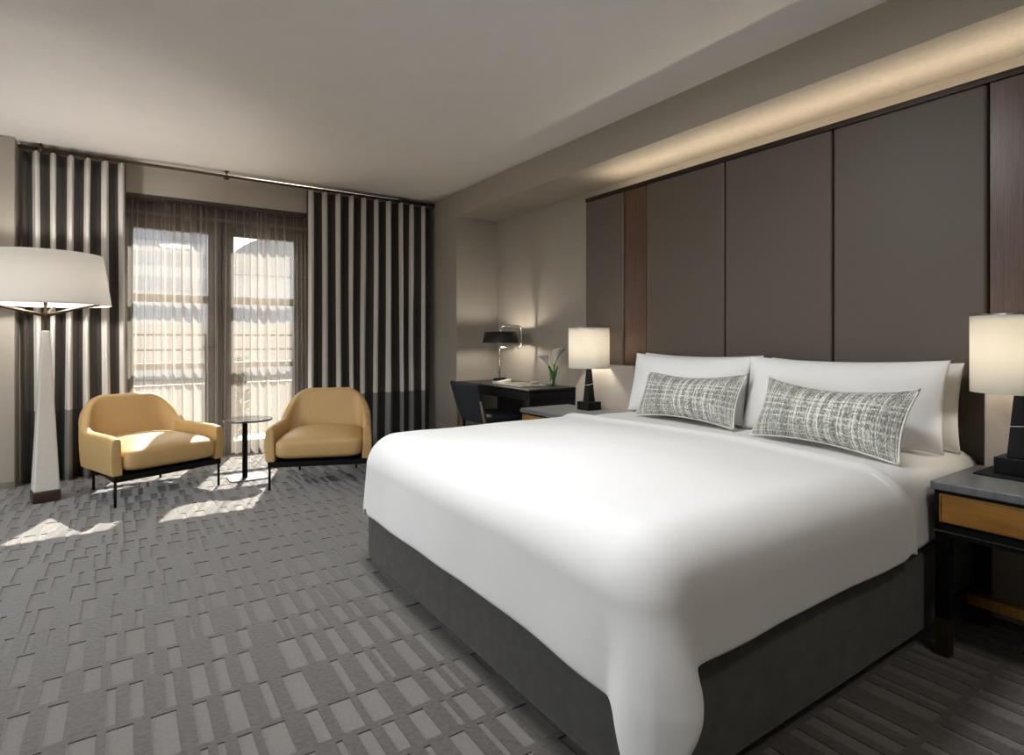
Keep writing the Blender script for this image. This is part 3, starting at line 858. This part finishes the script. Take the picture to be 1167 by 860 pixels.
# vase and calla lilies
VX, VY = 3.36, 4.285
vs = thing('vase', 'small clear glass vase of water holding calla lilies on the black desk', 'vase', (VX, VY, .7402))
bm = bmesh.new(); lathe(bm, [(.036, .0), (.038, .004), (.030, .05), (.032, .10), (.041, .135), (.039, .135), (.030, .10), (.028, .05), (.034, .010), (.002, .008)], 32, cap=False)
obj('glass', bm, M['vase'], vs, smooth=True)
obj('water', lathebm([(.030, .0085), (.0275, .05), (.0285, .08), (.002, .081)], 28), M['vase'], vs, smooth=True)
def calla(label, base, mid, top, out, s):
    t = thing('calla_lily', label, 'flower', (VX, VY, .7402), 0, 'calla lilies in the glass vase')
    b, m_, p = Vector(base), Vector(mid), Vector(top)
    pts = [b*(1-k)**2+m_*2*k*(1-k)+p*k*k for k in [i/10 for i in range(11)]]
    obj('stem', tubebm(pts, [.005]*7+[.006, .007, .008, .009], 8), M['leaf'], t, smooth=True)
    d = (p-m_).normalized(); o = (Vector(out)-Vector(out).dot(d)*d).normalized(); q = d.cross(o)
    def fn(u, v):
        a = 2*PI*u
        lip = .5+.5*math.cos(a)
        h = v*s*(.95+.45*lip)
        r = (.008+.032*v**1.6)*s/.10*(.85+.25*v)
        c = p+d*(h-.004)+(o*math.cos(a)+q*math.sin(a))*r+o*(.035*lip*v**3)*s/.10
        return c
    bm = bmesh.new(); grid(bm, 28, 12, fn, close_u=True)
    sp = obj('spathe', bm, M['petal'], t, smooth=True)
    sd = sp.modifiers.new('s', 'SOLIDIFY'); sd.thickness = .002
    obj('spadix', tubebm([p, p+d*.07*s/.10], [.005, .003], 8), M['spadix'], t, smooth=True)
    return t
r_ = Vector((.829, -.559, 0)); f_ = Vector((-.559, -.829, 0))
calla('taller white calla lily opening towards the room, right of the two', tuple(-r_*.012+Vector((0, 0, .012))), tuple(r_*.0+Vector((0, 0, .14))), tuple(r_*.018+Vector((0, 0, .225))), tuple(f_+r_*.6), .118)
calla('shorter white calla lily leaning left over the folder', tuple(r_*.014+Vector((0, 0, .012))), tuple(-r_*.01+Vector((0, 0, .12))), tuple(-r_*.045+Vector((0, 0, .205))), tuple(-r_*1.0+f_*.3), .095)
# broad leaves of the bunch
def leaf_blade(bm, p0, p1, p2, w):
    p0, p1, p2 = map(Vector, (p0, p1, p2)); L = []
    for i in range(11):
        k = i/10; c = p0*(1-k)**2+p1*2*k*(1-k)+p2*k*k; ww = w*math.sin(PI*min(1, .12+.88*k))
        L.append((bm.verts.new(c-r_*ww), bm.verts.new(c+f_*ww*.5), bm.verts.new(c+r_*ww)))
    for a, b in zip(L, L[1:]):
        bm.faces.new((a[0], a[1], b[1], b[0])); bm.faces.new((a[1], a[2], b[2], b[1]))
for i, (lb, e, w) in enumerate((('narrow green leaf rising right of the lily stems', .05, .019), ('narrow green leaf rising left of the lily stems', -.035, .019))):
    bm = bmesh.new(); leaf_blade(bm, -r_*e*.25+Vector((0, 0, .012)), r_*e*.2+Vector((0, 0, .12)), r_*e+Vector((0, 0, .215)), w)
    o = obj('lily_leaf', bm, M['leaf'], smooth=True, loc=(VX, VY, .7402)); tag(o, lb, 'leaf', 'leaves in the glass vase')
    sd = o.modifiers.new('s', 'SOLIDIFY'); sd.thickness = .002

# ------------------------------------------------------------------ outside the balcony doors
M['slab'] = mat('balcony_slab', (.52, .49, .45), .8)
M['bld_white'] = mat('pale_render', (.205, .205, .212), .8, nscale=.6, var=.06)
M['bld_band'] = mat('window_band', (.115, .122, .142), .6, nscale=.5, var=.12)
M['bld_beige'] = mat('beige_render', (.195, .17, .14), .8, nscale=.5, var=.08)
M['bld_grey'] = mat('roof_grey', (.15, .153, .158), .7, nscale=.4, var=.1)
M['ground'] = mat('pink_paving', (.20, .165, .14), .9, nscale=.35, var=.2)
M['vanm'] = mat('blue_grey_paint', (.075, .085, .10), .4)
M['shrub'] = mat('shrub_leaves', (.07, .075, .04), .8, nscale=6, var=.4)
M['tyre'] = mat('tyre_rubber', (.02, .02, .02), .8)
struct('balcony_floor', boxbm(-2.0, 3.5, 6.66, 7.9, -.16, -.02), M['slab'])
rl = thing('balcony_railing', 'thin dark metal railing beyond the balcony doors', 'railing', (.8, 7.7, -.02))
for z in (1.255, 1.08):
    obj('rail', boxbm(-2.8, 2.7, -.014, .014, z, z+.022), M['blackm'], rl)
for x in (-2.7, -1.35, -.02, 1.35, 2.65):
    obj('post', boxbm(x-.014, x+.014, -.012, .012, 0, 1.2545), M['blackm'], rl)

def block(name, label, x0, x1, y0, y1, z0, z1, m, bands=None, bm_m=None, group=None):
    t = thing(name, label, 'building', ((x0+x1)/2, (y0+y1)/2, z0), 0, group)
    cx, cy = (x0+x1)/2, (y0+y1)/2
    obj('wall', boxbm(x0-cx, x1-cx, y0-cy, y1-cy, 0, z1-z0), m, t)
    for a, b in bands or ():
        obj('window_row', boxbm(x0-cx+.15, x1-cx-.15, y0-cy-.08, y0-cy+.3, a-z0, b-z0), bm_m, t)
    return t
GZ = -6.0
struct('ground', boxbm(-120, 200, 9, 260, GZ-.3, GZ), M['ground'], 'pale paved ground far below the balcony')
zb = [(7.0+3.0*k, 8.6+3.0*k) for k in range(0, 5)]
block('office_building', 'tall pale office building with grey window rows seen through the left balcony door', -6, 8.9, 80, 100, GZ, 26, M['bld_white'], zb, M['bld_band'])
block('glazed_building', 'pale blue low building in front of the tall office building', -8, 9.6, 74, 79, GZ, 6.2, M['bld_white'])
block('terrace_building', 'long beige building with flat roof below the skyline', -30, 45, 46, 56, GZ, 2.2, M['bld_beige'], [(-1.6, -.5), (-4.4, -3.3)], M['bld_grey'])
# barrel roofed building behind the right door
bt = thing('hall_building', 'white building with a grey curved roof seen through the right balcony door', 'building', (19, 95, GZ))
obj('wall', boxbm(-8, 8, -10, 10, 0, 16.0), M['bld_white'], bt)
bm = bmesh.new()
arc = [(8.2*math.cos(PI-PI*i/24), 16.0+5.6*math.sin(PI*i/24)) for i in range(25)]
A = [bm.verts.new((x, -10.3, z)) for x, z in arc]; B = [bm.verts.new((x, 10.3, z)) for x, z in arc]
for i in range(24): bm.faces.new((A[i], A[i+1], B[i+1], B[i]))
bm.faces.new(A); bm.faces.new(B[::-1]); bm.faces.new((A[0], B[0], B[-1], A[-1]))
obj('roof', bm, M['bld_grey'], bt)
# parapet wall in front
struct('wall_parapet', boxbm(-30, 40, 33, 33.6, GZ, -1.1), M['bld_beige'], 'low beige parapet wall across the paved ground')
# van
vn = thing('parked_van', 'blue-grey parked van on the paving seen through the lower right door pane', 'van', (8.0, 31, GZ))
bm = bmesh.new()
prof = [(-2.3, .35), (-2.35, 1.0), (-2.1, 1.15), (-1.35, 1.3), (-.7, 2.15), (1.9, 2.2), (2.2, 1.9), (2.3, .9), (2.3, .35)]
prof = [(x*.62, z*1.0+.0) for x, z in prof]
A = [bm.verts.new((x, -.9, z)) for x, z in prof]; B = [bm.verts.new((x, .9, z)) for x, z in prof]
for i in range(len(prof)-1): bm.faces.new((A[i], A[i+1], B[i+1], B[i]))
bm.faces.new(A); bm.faces.new(B[::-1]); bm.faces.new((A[0], B[0], B[-1], A[-1]))
obj('body', bm, M['vanm'], vn, bevel=.12, segs=3)
for x in (-.85, .85):
    bm = bmesh.new(); tube(bm, [(x, -.93, .33), (x, .93, .33)], .33, 20); obj('wheel', bm, M['tyre'], vn)
obj('side_window', boxbm(-.3, .95, -.915, -.88, 1.35, 1.85), M['bld_band'], vn)
def shrub(label, x, y, z, h, w, seed):
    r = random.Random(seed)
    t = thing('shrub', label, 'shrub', (x, y, z), 0, 'shrubs beyond the balcony')
    bm = bmesh.new()
    for k in range(260):
        a = r.uniform(0, 2*PI); hh = r.uniform(.1, 1); rad = w*math.sqrt(r.random())*(1-.6*abs(hh-.5))
        c = Vector((rad*math.cos(a), rad*math.sin(a), hh*h)); s = r.uniform(.04, .09)*h/1.5
        u = Vector((r.uniform(-1, 1), r.uniform(-1, 1), r.uniform(-1, 1))).normalized(); v = u.orthogonal()
        q = [c-u*s*1.6, c+v*s*.6, c+u*s*1.6, c-v*s*.6]
        bm.faces.new([bm.verts.new(p) for p in q])
    obj('foliage', bm, M['shrub'], t)
    bm = bmesh.new()
    for k in range(5): tube(bm, [(0, 0, 0), (r.uniform(-.3, .3)*w, r.uniform(-.3, .3)*w, h*.5), (r.uniform(-.6, .6)*w, r.uniform(-.6, .6)*w, h*.9)], [.02, .014, .006], 6)
    obj('stem', bm, M['tan'], t)
shrub('wispy shrub behind the meeting stiles of the balcony doors', 1.06, 7.35, -.02, 1.0, .12, 1)
shrub('pale shrub beyond the right side of the right balcony door', 10.4, 27, GZ, 3.4, 1.0, 2)
shrub('low shrub beyond the left balcony door', 2.6, 24, GZ, 2.6, 1.3, 3)

# ------------------------------------------------------------------ light
w = bpy.data.worlds.new('World'); SC.world = w; w.use_nodes = True
nt = w.node_tree; bg = nt.nodes['Background']
tc = nt.nodes.new('ShaderNodeTexCoord'); sp = nt.nodes.new('ShaderNodeSeparateXYZ'); nt.links.new(tc.outputs['Generated'], sp.inputs[0])
r = ramp2(nt, sp.outputs[2], (.35, .34, .325), (.90, .955, 1.0), .48, .54)
sp_ = nt.nodes.new('ShaderNodeMath'); sp_.operation = 'MULTIPLY_ADD'; sp_.inputs[1].default_value = .5; sp_.inputs[2].default_value = .5
nt.links.new(sp.outputs[2], sp_.inputs[0]); nt.links.new(sp_.outputs[0], r.inputs['Fac'])
nt.links.new(r.outputs[0], bg.inputs['Color']); bg.inputs['Strength'].default_value = 4.5

def light(name, typ, loc, energy, col, rot=None, **k):
    d = bpy.data.lights.new(name, typ); d.energy = energy; d.color = col
    for a, b in k.items(): setattr(d, a, b)
    o = bpy.data.objects.new(name, d); C.objects.link(o); o.location = loc
    if rot is not None: o.rotation_euler = rot
    return o
sun = light('sun', 'SUN', (0, 0, 10), 27, (1, .955, .885), angle=math.radians(.5))
sun.rotation_euler = Vector((-.35, -1, -1.03)).to_track_quat('-Z', 'Y').to_euler()
def portal(loc, rot, sx, sy):
    p = light('portal', 'AREA', loc, 1, (1, 1, 1), rot, shape='RECTANGLE', size=sx, size_y=sy)
    p.data.cycles.is_portal = True
portal(((OX0+OX1)/2, 6.64, 1.25), (-PI/2, 0, 0), 1.75, 2.4)
portal((XL-.06, (ADDED_WIN[0]+ADDED_WIN[1])/2, (ADDED_WIN[2]+ADDED_WIN[3])/2), (0, -PI/2, 0), ADDED_WIN[3]-ADDED_WIN[2], ADDED_WIN[1]-ADDED_WIN[0])
light('cove_light', 'AREA', (3.338, 1.91, 2.35), 5.6, (1, .85, .66), (PI, 0, 0), shape='RECTANGLE', size=.03, size_y=3.2)

cr = thing('added_ceiling_light', 'small added ceiling light, out of view, brightening the near side of the bed', 'ceiling light', (1.75, -.45, ZC))  # unseen fixture and lamp, added to brighten the near side of the bed
obj('housing', lathebm([(.17, -.05), (.17, 0), (.12, 0)], 48, cap=False), M['pewter'], cr)
obj('lens', lathebm([(.002, -.045), (.168, -.045), (.168, -.04), (.002, -.04)], 48), emat('added_small_lens', (1, .95, .88), 3), cr)
light('added_ceiling_lamp', 'AREA', (1.75, -.45, ZC-.06), 10, (1, .96, .91), (math.radians(18), 0, 0), shape='DISK', size=.32)
cl = thing('added_ceiling_light', 'round added ceiling light, out of view, brightening the bed from above', 'ceiling light', (.70, 1.9, ZC))  # added out of view with its lamp, to light the bed top
obj('housing', lathebm([(.27, -.05), (.27, 0), (.2, 0)], 48, cap=False), M['pewter'], cl, smooth=False)
obj('lens', lathebm([(.002, -.045), (.268, -.045), (.268, -.04), (.002, -.04)], 48), emat('added_ceiling_lens', (1, .97, .93), 3), cl)
light('added_ceiling_lamp', 'AREA', (.70, 1.9, ZC-.06), 43, (.95, .975, 1), (0, 0, 0), shape='DISK', size=.5)

# ------------------------------------------------------------------ camera
cam = bpy.data.cameras.new('camera'); co = bpy.data.objects.new('camera', cam); C.objects.link(co)
co.location = (0, 0, 1.2); co.rotation_euler = (PI/2, 0, math.radians(-34.0))
cam.sensor_width = 36; cam.lens = 650/1167*36; cam.shift_y = -44/1167
cam.clip_end = 500
SC.camera = co
vs_ = SC.view_settings; vs_.view_transform = 'Standard'; vs_.look = 'None'; vs_.exposure = .28; vs_.gamma = 1; vs_.use_curve_mapping = False
SC.cycles.use_denoising = True
SC.cycles.transparent_max_bounces = 24
SC.cycles.max_bounces = 12; SC.cycles.diffuse_bounces = 6
SC.cycles.sample_clamp_indirect = 8
SC.cycles.caustics_reflective = False; SC.cycles.caustics_refractive = False
